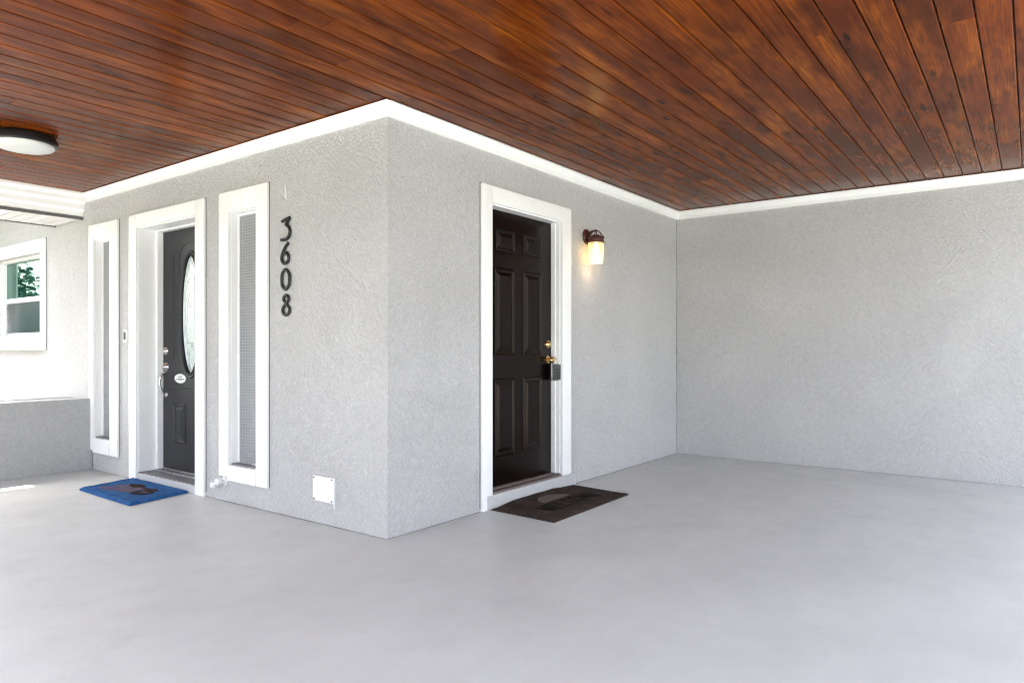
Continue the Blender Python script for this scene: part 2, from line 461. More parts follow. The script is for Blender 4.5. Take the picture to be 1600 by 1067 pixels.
def add_tube(bm, pts, r, seg=8, closed=False, flat=None):
    pts = [Vector(p) for p in pts]
    n = len(pts)
    rings = []
    prev = None
    for i, p in enumerate(pts):
        if closed: t = pts[(i + 1) % n] - pts[i - 1]
        else: t = pts[min(i + 1, n - 1)] - pts[max(i - 1, 0)]
        t.normalize()
        if prev is None:
            a = Vector((1, 0, 0)) if abs(t.x) < 0.9 else Vector((0, 1, 0))
            u = (a - t * a.dot(t)).normalized()
        else:
            u = (prev - t * prev.dot(t)).normalized()
        prev = u
        w = t.cross(u)
        rr = r[i] if isinstance(r, (list, tuple)) else r
        ru = rr * flat if flat else rr
        rings.append([bm.verts.new(p + u * math.cos(k * 2 * math.pi / seg) * ru + w * math.sin(k * 2 * math.pi / seg) * rr) for k in range(seg)])
    m = n if closed else n - 1
    for i in range(m):
        A, B = rings[i], rings[(i + 1) % n]
        for k in range(seg):
            bm.faces.new((A[k], A[(k + 1) % seg], B[(k + 1) % seg], B[k]))
    if not closed:
        bm.faces.new(rings[0][::-1]); bm.faces.new(rings[-1])
    return bm

def add_lathe(bm, prof, origin=(0, 0, 0), axis='z', seg=32, ripple=0, ramp_=0.0):
    """profile of (radius, height) revolved round an axis through origin"""
    o = Vector(origin)
    def place(r, h, a):
        c, s = r * math.cos(a), r * math.sin(a)
        if axis == 'z': return o + Vector((c, s, h))
        if axis == '-x': return o + Vector((-h, c, s))
        if axis == '-y': return o + Vector((c, -h, s))
    rings = []
    for (r, h) in prof:
        if r < 1e-6: rings.append([bm.verts.new(place(0, h, 0))])
        else:
            rings.append([bm.verts.new(place(r * (1 + (ramp_ * math.cos(ripple * k * 2 * math.pi / seg) if ripple else 0)), h, k * 2 * math.pi / seg)) for k in range(seg)])
    for A, B in zip(rings, rings[1:]):
        if len(A) == 1 and len(B) == 1: continue
        for k in range(seg):
            k2 = (k + 1) % seg
            if len(A) == 1: bm.faces.new((A[0], B[k2], B[k]))
            elif len(B) == 1: bm.faces.new((A[k], A[k2], B[0]))
            else: bm.faces.new((A[k], A[k2], B[k2], B[k]))
    return bm
def lathe(name, prof, mat, parent, origin=(0, 0, 0), axis='z', seg=32, ripple=0, ramp_=0.0, label=None):
    bm = bmesh.new(); add_lathe(bm, prof, origin, axis, seg, ripple, ramp_)
    return mk(name, bm, mat, parent, smooth=True, label=label)

def smooth_pts(pts, n=8, closed=False):
    """Catmull-Rom through the points"""
    P = [Vector(p) for p in pts]
    out = []
    N = len(P)
    rng = range(N) if closed else range(N - 1)
    for i in rng:
        if closed: a, b, c, d = P[i - 1], P[i], P[(i + 1) % N], P[(i + 2) % N]
        else: a, b, c, d = P[max(i - 1, 0)], P[i], P[i + 1], P[min(i + 2, N - 1)]
        for k in range(n):
            t = k / n
            out.append(0.5 * ((2 * b) + (c - a) * t + (2 * a - 5 * b + 4 * c - d) * t * t + (3 * b - a - 3 * c + d) * t ** 3))
    if not closed: out.append(P[-1])
    return out

def wall_mesh(name, axis, const, inward, a0, a1, z0, z1, holes, mat, parent, label=None, step=0.0):
    """a wall plane (x = const or y = const) with real openings and reveals of depth `inward`"""
    bm = bmesh.new()
    A = sorted(set([a0, a1] + [h[0] for h in holes] + [h[1] for h in holes]))
    Z = sorted(set([z0, z1] + [h[2] for h in holes] + [h[3] for h in holes]))
    cache = {}
    def V(a, z, d):
        k = (round(a, 5), round(z, 5), round(d, 5))
        if k not in cache:
            cache[k] = bm.verts.new((const + d, a, z) if axis == 'x' else (a, const + d, z))
        return cache[k]
    def inhole(a, z): return any(h[0] < a < h[1] and h[2] < z < h[3] for h in holes)
    for i in range(len(A) - 1):
        for j in range(len(Z) - 1):
            if inhole((A[i] + A[i + 1]) / 2, (Z[j] + Z[j + 1]) / 2): continue
            for d in (0.0, inward):
                bm.faces.new([V(A[i], Z[j], d), V(A[i + 1], Z[j], d), V(A[i + 1], Z[j + 1], d), V(A[i], Z[j + 1], d)])
    for (h0, h1, g0, g1) in holes:
        for (p, q) in (((h0, g0), (h0, g1)), ((h1, g0), (h1, g1)), ((h0, g0), (h1, g0)), ((h0, g1), (h1, g1))):
            f = [V(p[0], p[1], 0.0), V(q[0], q[1], 0.0), V(q[0], q[1], inward), V(p[0], p[1], inward)]
            try: bm.faces.new(f)
            except ValueError: pass
    o = mk(name, bm, mat, parent, label=label)
    return o

# ------------------------------------------------------------------ ground
ZC = 2.557                      # underside of the ceiling boards
def sheet(name, b, z, mat, thick=0.05):
    o = box(name, (b[0], b[1], b[2], b[3], z - thick, z), mat)
    o['kind'] = 'structure'
    return o
sheet('lawn', (-400, 400, -400, 400), -0.12, M['lawn'])
sheet('driveway', (-13, -3.85, -14, 3.2), -0.03, M['drive'], 0.086)
sheet('driveway', (-3.84, 9, -14, -4.2), -0.03, M['drive'], 0.086)
sheet('bounce_cut_bed', (-13, 0, 4.52, 12), -0.06, M['bounce_cut_bed'], 0.056)  # unseen bed, added to keep bounced sunlight off the outer wall
sheet('floor', (-3.84, 4.13, -4.19, 4.5), 0.0, M['floor'], 0.11)

# ------------------------------------------------------------------ the house
house = thing('house', 'single storey light grey stucco house with white trim and two dark doors', 'house', (0, 0, 0))
L_HOLES = [(1.292, 1.643, 0.27, 2.10), (2.10, 3.04, 0.0, 2.135), (3.528, 3.862, 0.295, 2.11), (5.09, 6.45, 1.225, 2.10)]
wall_mesh('wall', 'x', 0.0, 0.26, 0.0, 9.0, 0.0, 2.72, L_HOLES, M['stucco'], house, 'sunlit looking coarse grey stucco wall with the house number')
wall_mesh('wall', 'y', 0.0, 0.24, 0.0, 4.13, 0.0, 2.72, [(0.966, 1.866, 0.0, 2.13)], M['stucco'], house, 'grey stucco wall with the black door and lit lamp')
wall_mesh('wall', 'x', 4.13, 0.24, -6.5, 0.0, 0.0, 2.72, [], M['stucco'], house, 'bare grey stucco end wall')
box('wall', (4.38, 9.0, -6.7, -6.45, 0, 2.72), M['stucco'], house)
box('wall', (0.27, 9.0, 8.74, 9.0, 0, 2.72), M['stucco'], house)

# roof over house and carport (one slab with its fascia) above the boards
bm = bmesh.new()
add_box(bm, -3.55, 9.2, -3.8, 4.76, 2.60, 2.80)
add_box(bm, -0.58, 9.2, 4.761, 9.3, 2.66, 2.80)  # unseen eave, overhang widened to shade the outer wall from the sky
mk('roof', bm, M['roof'], house)

# ------------------------------------------------------------------ ceiling of varnished boards
ceil_ = bpy.data.objects.new('ceiling', None); COL.objects.link(ceil_)
ceil_['kind'] = 'structure'
P_, G_ = 0.1327, 0.0042
def board_mesh():
    """unit-long tongue and groove board, eased long edges, underside at z=0"""
    w = P_ / 2 - G_ / 2
    c = 0.006
    prof = [(-w, 0.018), (-w, c), (-w + c * 0.35, c * 0.35), (-w + c, 0.0), (w - c, 0.0), (w - c * 0.35, c * 0.35), (w, c), (w, 0.018)]
    bm = bmesh.new()
    a = [bm.verts.new((-0.5, y, z)) for y, z in prof]
    b = [bm.verts.new((0.5, y, z)) for y, z in prof]
    n = len(prof)
    for i in range(n):
        bm.faces.new((a[i], a[(i + 1) % n], b[(i + 1) % n], b[i]))
    bm.faces.new(a[::-1]); bm.faces.new(b)
    bmesh.ops.recalc_face_normals(bm, faces=bm.faces)
    me = bpy.data.meshes.new('ceiling_board'); bm.to_mesh(me); bm.free()
    me.materials.append(M['wood'])
    return me
BM_ = board_mesh()
rb = random.Random(21)
k0 = -int((4.06 + 0.172) / P_)
for k in range(k0, 36):
    y1 = -0.172 - P_ * (k - 1); yc = y1 - P_ / 2
    if yc - P_ / 2 < -3.79: break
    xs0 = -3.54
    xs1 = 4.125 if yc < -0.01 else -0.006
    if abs(yc) < 0.066: xs1 = 4.125 if yc < 0 else -0.006
    cuts = [xs0]
    x = xs0 + rb.uniform(0.6, 4.6)
    while x < xs1 - 0.5:
        cuts.append(x); x += rb.choice([3.66, 4.27, 4.88]) * rb.uniform(0.85, 1.0)
    cuts.append(xs1)
    for a, b in zip(cuts, cuts[1:]):
        o = bpy.data.objects.new('ceiling_board', BM_)
        COL.objects.link(o); o.parent = ceil_
        o.location = ((a + b) / 2, yc, ZC + rb.uniform(-0.0006, 0.0006))
        o.scale = (b - a - 0.0012, 1, 1)
        o.rotation_euler = (rb.uniform(-0.004, 0.004), 0, 0)

# uneven plaster lips along the foot of the walls, and the open joint in the inner corner
def plaster_lip(p0, p1, nrm, seed, skip=()):
    p0, p1, nrm = Vector(p0), Vector(p1), Vector(nrm)
    L = (p1 - p0).length; t = (p1 - p0) / L
    n = int(L / 0.035)
    bm = bmesh.new()
    prev = None
    for i in range(n + 1):
        d = L * i / n
        q = p0 + t * d
        if any(a <= d <= b for a, b in skip): prev = None; continue
        w = 0.0035 + 0.0045 * abs(mnoise.noise(Vector((d * 9, seed, 0)))) + 0.006 * max(0, mnoise.noise(Vector((d * 2.3, seed, 4))))
        h = 0.006 + 0.012 * abs(mnoise.noise(Vector((d * 7, seed, 9)))) + 0.012 * max(0, mnoise.noise(Vector((d * 1.7, seed, 2))))
        r = [bm.verts.new(q - nrm * 0.002), bm.verts.new(q + nrm * w), bm.verts.new(q + nrm * w * 0.8 + Vector((0, 0, h * 0.6))), bm.verts.new(q - nrm * 0.002 + Vector((0, 0, h)))]
        if prev:
            for k in range(3): bm.faces.new((prev[k], prev[k + 1], r[k + 1], r[k]))
        prev = r
    mk('plaster_lip', bm, M['stucco'], house)
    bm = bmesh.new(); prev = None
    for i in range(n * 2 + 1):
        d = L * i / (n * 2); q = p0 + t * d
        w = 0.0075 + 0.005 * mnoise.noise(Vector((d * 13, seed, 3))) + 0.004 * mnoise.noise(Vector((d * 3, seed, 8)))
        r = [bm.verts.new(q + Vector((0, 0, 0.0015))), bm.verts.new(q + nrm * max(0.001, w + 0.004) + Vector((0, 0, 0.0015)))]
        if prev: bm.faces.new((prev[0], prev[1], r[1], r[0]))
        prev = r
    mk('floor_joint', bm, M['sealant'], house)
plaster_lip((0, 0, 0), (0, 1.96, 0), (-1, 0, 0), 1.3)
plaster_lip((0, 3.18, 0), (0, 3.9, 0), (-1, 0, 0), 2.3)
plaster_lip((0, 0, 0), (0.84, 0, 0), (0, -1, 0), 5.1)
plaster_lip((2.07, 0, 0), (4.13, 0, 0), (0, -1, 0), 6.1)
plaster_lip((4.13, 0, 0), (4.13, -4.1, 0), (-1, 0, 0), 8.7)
bm = bmesh.new()
add_tube(bm, [(0.0035 + 0.0022 * mnoise.noise(Vector((i * 0.9, 3, 1))), 0.0035 + 0.0022 * mnoise.noise(Vector((i * 0.9, 7, 5))), i * 0.0206) for i in range(120)],
         [0.0062 + 0.0016 * mnoise.noise(Vector((i * 0.7, 1, 9))) for i in range(120)], 10)
mk('corner_bead', bm, M['stucco'], house, smooth=True)
bm = bmesh.new()
prev = None
for i in range(90):
    z = 0.02 + i * 2.43 / 89
    w = 0.0012 + 0.004 * abs(mnoise.noise(Vector((z * 6, 2, 7)))) + 0.0015 * abs(mnoise.noise(Vector((z * 40, 1, 3))))
    off = 0.003 * mnoise.noise(Vector((z * 3, 8, 1)))
    r = [bm.verts.new((4.1295 - w + min(0, off), -0.0016, z)), bm.verts.new((4.1295, -0.0008 - w, z))]
    if prev: bm.faces.new((prev[0], prev[1], r[1], r[0]))
    prev = r
mk('corner_joint', bm, M['dark'], house)
# thin grey sealant line round the casings
def sealant_x(y0, y1, z0, z1, parent):
    for b in ((-0.004, -0.0005, y0 - 0.005, y0 - 0.0003, z0, z1 + 0.005), (-0.004, -0.0005, y1 + 0.0003, y1 + 0.005, z0, z1 + 0.005), (-0.004, -0.0005, y0, y1, z1 + 0.0003, z1 + 0.005)):
        box('sealant', b, M['sealant'], parent)

# ------------------------------------------------------------------ crown moulding
CROWN = [(0.000, 2.469), (0.013, 2.469), (0.013, 2.500), (0.018, 2.505), (0.024, 2.520), (0.036, 2.534), (0.043, 2.536), (0.045, 2.551), (0.0, 2.551)]
def crown(name, p0, p1, nrm, m0, m1):
    """profile swept from p0 to p1; m0/m1 mitre sign at the ends (+1 outer corner, -1 inner corner, 0 square)"""
    p0, p1, nrm = Vector(p0), Vector(p1), Vector(nrm)
    t = (p1 - p0).normalized()
    bm = bmesh.new()
    A = [bm.verts.new(p0 + nrm * d - t * d * m0 + Vector((0, 0, z))) for d, z in CROWN]
    B = [bm.verts.new(p1 + nrm * d + t * d * m1 + Vector((0, 0, z))) for d, z in CROWN]
    n = len(CROWN)
    for i in range(n): bm.faces.new((A[i], A[(i + 1) % n], B[(i + 1) % n], B[i]))
    bm.faces.new(A[::-1]); bm.faces.new(B)
    return mk(name, bm, M['white'], house)
crown('crown_moulding', (-0.001, 4.02, 0), (-0.001, -0.001, 0), (-1, 0, 0), 0, 1)
crown('crown_moulding', (-0.001, -0.001, 0), (4.129, -0.001, 0), (0, -1, 0), 1, -1)
crown('crown_moulding', (4.129, -0.001, 0), (4.129, -3.79, 0), (-1, 0, 0), -1, 0)

# ------------------------------------------------------------------ beam and soffit at the far end of the carport
prof = [(4.020, 2.556), (4.020, 2.535), (4.032, 2.520), (4.050, 2.512), (4.052, 2.478), (4.066, 2.462), (4.085, 2.455), (4.086, 2.410), (4.100, 2.398), (4.112, 2.392), (4.114, 2.348), (4.20, 2.348), (4.20, 2.556)]
bm = bmesh.new()
A = [bm.verts.new((-3.54, y, z)) for y, z in prof]; B = [bm.verts.new((-0.002, y, z)) for y, z in prof]
for i in range(len(prof)): bm.faces.new((A[i], A[(i + 1) % len(prof)], B[(i + 1) % len(prof)], B[i]))
bm.faces.new(A[::-1]); bm.faces.new(B)
mk('beam', bm, M['white'], house, label='white stepped beam across the end of the ceiling')
soffit = part_node('soffit', house)
bm = bmesh.new()
PW = 0.104
add_box(bm, -0.5 * PW + 0.001, 0.5 * PW - 0.012, 4.128, 4.738, 0, 0.006, 0.0015)
add_box(bm, 0.5 * PW - 0.0115, 0.5 * PW - 0.001, 4.128, 4.738, 0.007, 0.013)
bmesh.ops.recalc_face_normals(bm, faces=bm.faces)
sme = bpy.data.meshes.new('soffit_panel'); bm.to_mesh(sme); bm.free(); sme.materials.append(M['soffit'])
for i in range(33):
    o = bpy.data.objects.new('soffit_panel', sme); COL.objects.link(o); o.parent = soffit
    o.location = (-0.06 - i * PW, 0, 2.322)
box('channel', (-3.54, -0.002, 4.118, 4.127, 2.316, 2.345), M['grey_plastic'], soffit)
box('drip_edge', (-3.54, -0.002, 4.74, 4.752, 2.312, 2.40), M['grey_plastic'], soffit)
box('fascia', (-3.54, -0.002, 4.7525, 4.772, 2.33, 2.595), M['white'], soffit)

# ------------------------------------------------------------------ doors and windows
def wobble(bm, amp, fr=14, seed=0.0):
    for v in bm.verts:
        q = v.co * fr + Vector((seed, seed * 2, 0))
        v.co += Vector((mnoise.noise(q), mnoise.noise(q + Vector((9, 0, 0))), mnoise.noise(q + Vector((0, 9, 0))))) * amp

def casing_x(parent, y0, y1, z0, z1, w, hole, bottom=None, th=0.022):
    """flat white boards round an opening in a wall x=0: two sides, a head, and for a window a bottom board"""
    h0, h1, g0, g1 = hole
    g = 0.0008
    box('casing', (-th, -0.001, h1 - 0.004, y1, z0, z1), M['white'], parent, 0.003)
    box('casing', (-th, -0.001, y0, h0 + 0.004, z0, z1), M['white'], parent, 0.003)
    box('casing', (-th, -0.001, h0 + 0.004 + g, h1 - 0.004 - g, g1 - 0.004, z1), M['white'], parent, 0.003)
    if bottom is not None:
        box('sill', (-th - 0.012, -0.001, h0 + 0.004 + g, y1 + 0.012, bottom, g0 + 0.003), M['white'], parent, 0.004)

# --- tall narrow window by the number
def narrow_window(hole, cy0, cy1, cz0, cz1, label):
    w = part_node('window', house, label)
    h0, h1, g0, g1 = hole
    th = 0.022
    box('casing', (-th, -0.001, h1 - 0.003, cy1, cz0 + 0.02, cz1), M['white'], w, 0.003)
    box('casing', (-th, -0.001, cy0, h0 + 0.003, cz0 - 0.004, cz1), M['white'], w, 0.003)
    box('casing', (-th, -0.001, h0 + 0.004, h1 - 0.004, g1 - 0.003, cz1), M['white'], w, 0.003)
    bm = bmesh.new()
    add_box(bm, -th - 0.008, -0.001, h0 + 0.0045, h1 - 0.0045, cz0, g0 + 0.002)
    bmesh.ops.subdivide_edges(bm, edges=[e for e in bm.edges if abs(e.verts[0].co.y - e.verts[1].co.y) > 0.05], cuts=14)
    for v in bm.verts:
        if v.co.z < cz0 + 0.01: v.co.z += 0.006 * mnoise.noise(v.co * 23)
    mk('sill', bm, M['white'], w)
    # white reveal boards, then the frame and the glass
    sealant_x(cy0, cy1, cz0, cz1, w)
    r = 0.009
    box('reveal', (0.001, 0.052, h1 - r, h1 - 0.0005, g0 + 0.001, g1 - 0.0005), M['white'], w)
    box('reveal', (0.001, 0.052, h0 + 0.0005, h0 + r, g0 + 0.001, g1 - 0.0005), M['white'], w)
    box('reveal', (0.001, 0.052, h0 + r, h1 - r, g1 - r, g1 - 0.0005), M['white'], w)
    box('sill_top', (0.001, 0.052, h0 + r, h1 - r, g0 + 0.001, g0 + 0.012), M['sill_grey'], w)
    f0, f1, fz0, fz1 = h0 + 0.001, h1 - 0.001, g0 + 0.001, g1 - 0.001
    fw = 0.020
    box('frame', (0.053, 0.095, f1 - fw, f1, fz0, fz1), M['white'], w, 0.002)
    box('frame', (0.053, 0.095, f0, f0 + fw, fz0, fz1), M['white'], w, 0.002)
    box('frame', (0.053, 0.095, f0 + fw, f1 - fw, fz1 - fw, fz1), M['white'], w, 0.002)
    box('frame', (0.053, 0.095, f0 + fw, f1 - fw, fz0, fz0 + fw * 0.8), M['alu'], w, 0.002)
    box('pane', (0.062, 0.068, f0 + fw - 0.004, f1 - fw + 0.004, fz0 + 0.012, fz1 - fw + 0.004), M['reed'], w)
    return w
narrow_window(L_HOLES[0], 1.164, 1.762, 0.163, 2.247, 'tall narrow patterned glass window beside the house number')
narrow_window(L_HOLES[2], 3.38, 3.955, 0.166, 2.240, 'tall narrow patterned glass window between front door and low wall')

# --- sash window beyond the carport
w = part_node('window', house, 'white sash window beyond the carport')
h0, h1, g0, g1 = L_HOLES[3]
sealant_x(4.977, 6.57, 1.095, 2.229, w)
casing_x(w, 4.977, 6.57, 1.095, 2.229, 0.11, (h0, h1, g0, g1))
box('sill', (-0.05, -0.001, h0 + 0.006, 6.58, 1.093, 1.190), M['white'], w, 0.004)
box('sill', (-0.02, 0.10, h0 + 0.006, h1 - 0.006, 1.1905, 1.235), M['white'], w, 0.003)
box('frame', (0.05, 0.14, h1 - 0.05, h1 - 0.001, g0 + 0.011, g1 - 0.001), M['white_metal'], w, 0.003)
box('frame', (0.05, 0.14, h0 + 0.001, h0 + 0.03, g0 + 0.011, g1 - 0.001), M['white_metal'], w, 0.003)
box('frame', (0.05, 0.14, h0 + 0.0305, h1 - 0.0505, g1 - 0.035, g1 - 0.001), M['white_metal'], w, 0.003)
box('frame', (0.05, 0.14, h0 + 0.0305, h1 - 0.0505, g0 + 0.011, g0 + 0.03), M['white_metal'], w, 0.003)
box('meeting_rail', (0.072, 0.115, h0 + 0.031, h1 - 0.051, 1.615, 1.668), M['white_metal'], w, 0.003)
box('sash', (0.09, 0.12, h1 - 0.075, h1 - 0.0508, 1.2555, 1.614), M['alu'], w, 0.002)
box('sash', (0.09, 0.12, h0 + 0.0308, h1 - 0.0755, 1.2555, 1.282), M['alu'], w, 0.002)
box('pane', (0.100, 0.106, h0 + 0.025, h1 - 0.045, 1.66, g1 - 0.03), M['pane'], w)
box('pane', (0.104, 0.110, h0 + 0.025, h1 - 0.07, 1.275, 1.62), M['screen'], w)

# --- raised door panel: sticking, groove and field, in the plane u-v, standing off along n
def raised_panel(bm, u0, u1, v0, v1, P, sc=1.0):
    """P(u, v, d) -> point; nested rectangles joined by slopes"""
    rings = []
    for off, d in ((0.0, 0.0), (0.005 * sc, 0.009), (0.012 * sc, 0.011), (0.026 * sc, 0.0014), (0.032 * sc, 0.0014), (0.058 * sc, 0.0105)):
        rings.append([bm.verts.new(P(u, v, d)) for u, v in ((u0 + off, v0 + off), (u1 - off, v0 + off), (u1 - off, v1 - off), (u0 + off, v1 - off))])
    for A, B in zip(rings, rings[1:]):
        for k in range(4): bm.faces.new((A[k], A[(k + 1) % 4], B[(k + 1) % 4], B[k]))
    bm.faces.new(rings[-1])

# --- black six panel door in the wall y = 0
d1 = part_node('door', house, 'black six panel side door with brass locks')
YD = 0.078
hx0, hx1, hz1 = 0.966, 1.866, 2.13
cth = 0.022
box('casing', (0.854, hx0 - 0.0005, -cth, -0.001, 0.0, 2.243), M['white'], d1, 0.003)
box('casing', (hx1 - 0.004, 1.994, -cth, -0.001, 0.098, 2.243), M['white'], d1, 0.003)
box('casing', (hx0 + 0.0005, hx1 - 0.005, -cth, -0.001, hz1 - 0.004, 2.243), M['white'], d1, 0.003)
box('jamb', (hx0 + 0.0005, hx0 + 0.014, 0.0005, 0.20, 0.118, hz1 - 0.001), M['white'], d1)
box('jamb', (hx1 - 0.014, hx1 - 0.0005, 0.0005, 0.20, 0.118, hz1 - 0.001), M['white'], d1)
box('jamb', (hx0 + 0.0145, hx1 - 0.0145, 0.0005, 0.20, hz1 - 0.014, hz1 - 0.001), M['white'], d1)
box('stop', (hx1 - 0.026, hx1 - 0.0145, 0.036, 0.0755, 0.119, hz1 - 0.0145), M['white'], d1, 0.002)
for b in ((0.849, 0.8537, -0.004, -0.0005, 0.02, 2.248), (1.9943, 1.999, -0.004, -0.0005, 0.1, 2.248), (0.854, 1.994, -0.004, -0.0005, 2.2433, 2.248)):
    box('sealant', b, M['sealant'], d1)
box('curb', (0.905, 2.06, -0.0255, 0.21, 0.0005, 0.097), M['curb'], d1, 0.006)
box('threshold', (hx0 + 0.001, hx1 - 0.001, -0.010, 0.05, 0.0975, 0.109), M['threshold'], d1, 0.003)
box('threshold', (hx0 + 0.001, hx1 - 0.001, 0.0505, 0.19, 0.0975, 0.116), M['threshold'], d1, 0.003)
sx0, sx1, sz0, sz1 = 0.983, 1.845, 0.120, 2.114
bm = bmesh.new(); add_box(bm, sx0, sx1, YD, YD + 0.044, sz0, sz1, 0.002)
mk('slab', bm, M['black_door'], d1, smooth=True)
for (u0, u1, v0, v1) in ((1.112, 1.352, 1.818, 1.985), (1.462, 1.702, 1.818, 1.985), (1.100, 1.345, 1.065, 1.700), (1.458, 1.704, 1.065, 1.700), (1.100, 1.345, 0.330, 0.895), (1.458, 1.704, 0.330, 0.895)):
    bm = bmesh.new()
    raised_panel(bm, u0, u1, v0, v1, lambda u, v, d: Vector((u, YD - 0.0008 - d, v)))
    mk('raised_panel', bm, M['black_door'], d1)
lathe('deadbolt', [(0, 0.024), (0.012, 0.024), (0.020, 0.016), (0.027, 0.010), (0.031, 0.004), (0.032, -0.001)], M['brass'], d1, (1.800, YD, 1.146), '-y', 24)
lathe('knob', [(0, 0.062), (0.018, 0.060), (0.027, 0.048), (0.027, 0.038), (0.018, 0.028), (0.011, 0.020), (0.012, 0.008), (0.032, 0.005), (0.033, -0.001)], M['brass'], d1, (1.796, YD, 1.022), '-y', 24)

# key lock box hanging on that knob
kb = thing('lock_box', 'small black key lock box hanging from the brass knob', 'lock box', (1.835, YD - 0.052, 0.86))
bm = bmesh.new(); add_box(bm, -0.046, 0.046, -0.026, 0.026, 0.0, 0.140, 0.008); mk('body', bm, M['black_plastic'], kb, smooth=True)
bm = bmesh.new(); add_box(bm, -0.037, 0.040, -0.034, -0.0265, 0.006, 0.134, 0.005); mk('face_plate', bm, M['black_plastic'], kb, smooth=True)
bm = bmesh.new(); add_box(bm, -0.0505, -0.0465, -0.034, -0.010, 0.004, 0.136, 0.0015); mk('side_rim', bm, M['alu'], kb, smooth=True)
kme = None
for i in range(4):
    for j in range(3):
        if kme is None:
            o = lathe('button', [(0, 0.004), (0.006, 0.0035), (0.008, 0.0)], M['iron'], kb, (0, 0, 0), '-y', 12); kme = o.data
        else:
            o = bpy.data.objects.new('button', kme); COL.objects.link(o); o.parent = kb
        o.location = (-0.02 + j * 0.02, -0.0342, 0.024 + i * 0.0235)
bm = bmesh.new()
add_tube(bm, smooth_pts([(-0.030, 0, 0.132), (-0.032, 0, 0.165), (-0.016, 0, 0.196), (0.006, 0, 0.196), (0.024, 0, 0.165), (0.024, 0, 0.132)], 5), 0.0045, 8)
mk('shackle', bm, M['nickel'], kb, smooth=True)
kb.rotation_euler = (0, 0, math.radians(-24))
kb.location = (1.835, YD - 0.042, 0.860)
kb.scale = (0.92, 0.92, 0.92)

# --- charcoal front door with oval glass in the wall x = 0
d2 = part_node('door', house, 'charcoal front door with tall oval leaded glass')
XD = 0.192
sealant_x(1.972, 3.167, 0.03, 2.243, d2)
casing_x(d2, 1.972, 3.167, 0.0, 2.243, 0.12, (2.092, 3.044, 0, 2.135))
hy0, hy1 = 2.10, 3.04
box('reveal', (0.0005, 0.142, hy1 - 0.010, hy1 - 0.0005, 0.070, 2.134), M['white'], d2)
box('reveal', (0.0005, 0.142, hy0 + 0.0005, hy0 + 0.010, 0.070, 2.134), M['white'], d2)
box('reveal', (0.0005, 0.142, hy0 + 0.0105, hy1 - 0.0105, 2.124, 2.134), M['white'], d2)
box('jamb', (0.1425, 0.255, hy1 - 0.036, hy1 - 0.0005, 0.078, 2.134), M['white'], d2, 0.002)
box('jamb', (0.1425, 0.255, hy0 + 0.0005, hy0 + 0.036, 0.078, 2.134), M['white'], d2, 0.002)
box('jamb', (0.1425, 0.255, hy0 + 0.0365, hy1 - 0.0365, 2.114, 2.134), M['white'], d2, 0.002)
box('curb', (-0.016, 0.258, hy0 - 0.10, hy1 + 0.02, 0.0005, 0.062), M['curb'], d2, 0.006)
box('threshold', (0.002, 0.120, hy0 + 0.011, hy1 - 0.011, 0.0625, 0.0695), M['sill_grey'], d2, 0.002)
box('threshold', (0.1205, 0.140, hy0 + 0.011, hy1 - 0.011, 0.0625, 0.0765), M['alu'], d2, 0.002)
box('threshold', (0.1425, 0.183, hy0 + 0.037, hy1 - 0.037, 0.0625, 0.0775), M['sill_grey'], d2, 0.002)
box('threshold', (0.1835, 0.250, hy0 + 0.037, hy1 - 0.037, 0.0625, 0.0860), M['alu'], d2, 0.002)
qy0, qy1, qz0, qz1 = hy0 + 0.038, hy1 - 0.038, 0.088, 2.112
CY, CZ, RY, RZ = (qy0 + qy1) / 2 - 0.02, 1.395, 0.150, 0.492
# slab with the oval cut out
bm = bmesh.new()
N = 64
def oval(sy, sz, x, p=2.0): return [Vector((x, CY + sy * math.cos(2 * math.pi * k / N), CZ + sz * math.sin(2 * math.pi * k / N))) for k in range(N)]
def rectring(x):
    out = []
    for k in range(N):
        c, s = math.cos(2 * math.pi * k / N), math.sin(2 * math.pi * k / N)
        c2, s2 = c * RY, s * RZ
        ty = ((qy1 - CY) / c2 if c2 > 1e-9 else ((qy0 - CY) / c2 if c2 < -1e-9 else 1e9))
        tz = ((qz1 - CZ) / s2 if s2 > 1e-9 else ((qz0 - CZ) / s2 if s2 < -1e-9 else 1e9))
        t_ = min(ty, tz)
        out.append(Vector((x, CY + c2 * t_, CZ + s2 * t_)))
    # pull the ring point next to each corner onto the corner
    for cy_, cz_ in ((qy0, qz0), (qy0, qz1), (qy1, qz0), (qy1, qz1)):
        q = min(range(N), key=lambda i: (out[i].y - cy_) ** 2 + (out[i].z - cz_) ** 2)
        out[q] = Vector((x, cy_, cz_))
    return out
rings = [[bm.verts.new(v) for v in ring] for ring in (rectring(XD), oval(RY, RZ, XD), oval(RY, RZ, XD + 0.04), rectring(XD + 0.04))]
for a in range(4):
    A, B = rings[a], rings[(a + 1) % 4]
    for k in range(N): bm.faces.new((A[k], A[(k + 1) % N], B[(k + 1) % N], B[k]))
mk('slab', bm, M['grey_door'], d2)
bm = bmesh.new()
prof_ = [(0.0, 0.0005), (0.004, 0.012), (0.012, 0.017), (0.020, 0.013), (0.026, 0.008), (0.040, 0.010), (0.048, 0.0005)]
rr = [[bm.verts.new(v) for v in oval(RY - 0.008 + o_, RZ - 0.008 + o_, XD - d_)] for o_, d_ in prof_]
for A, B in zip(rr, rr[1:]):
    for k in range(N): bm.faces.new((A[k], A[(k + 1) % N], B[(k + 1) % N], B[k]))
mk('glass_frame', bm, M['grey_door'], d2, smooth=True)
bm = bmesh.new()
cv = bm.verts.new((XD + 0.012, CY, CZ)); ov = [bm.verts.new(v) for v in oval(RY - 0.001, RZ - 0.001, XD + 0.012)]
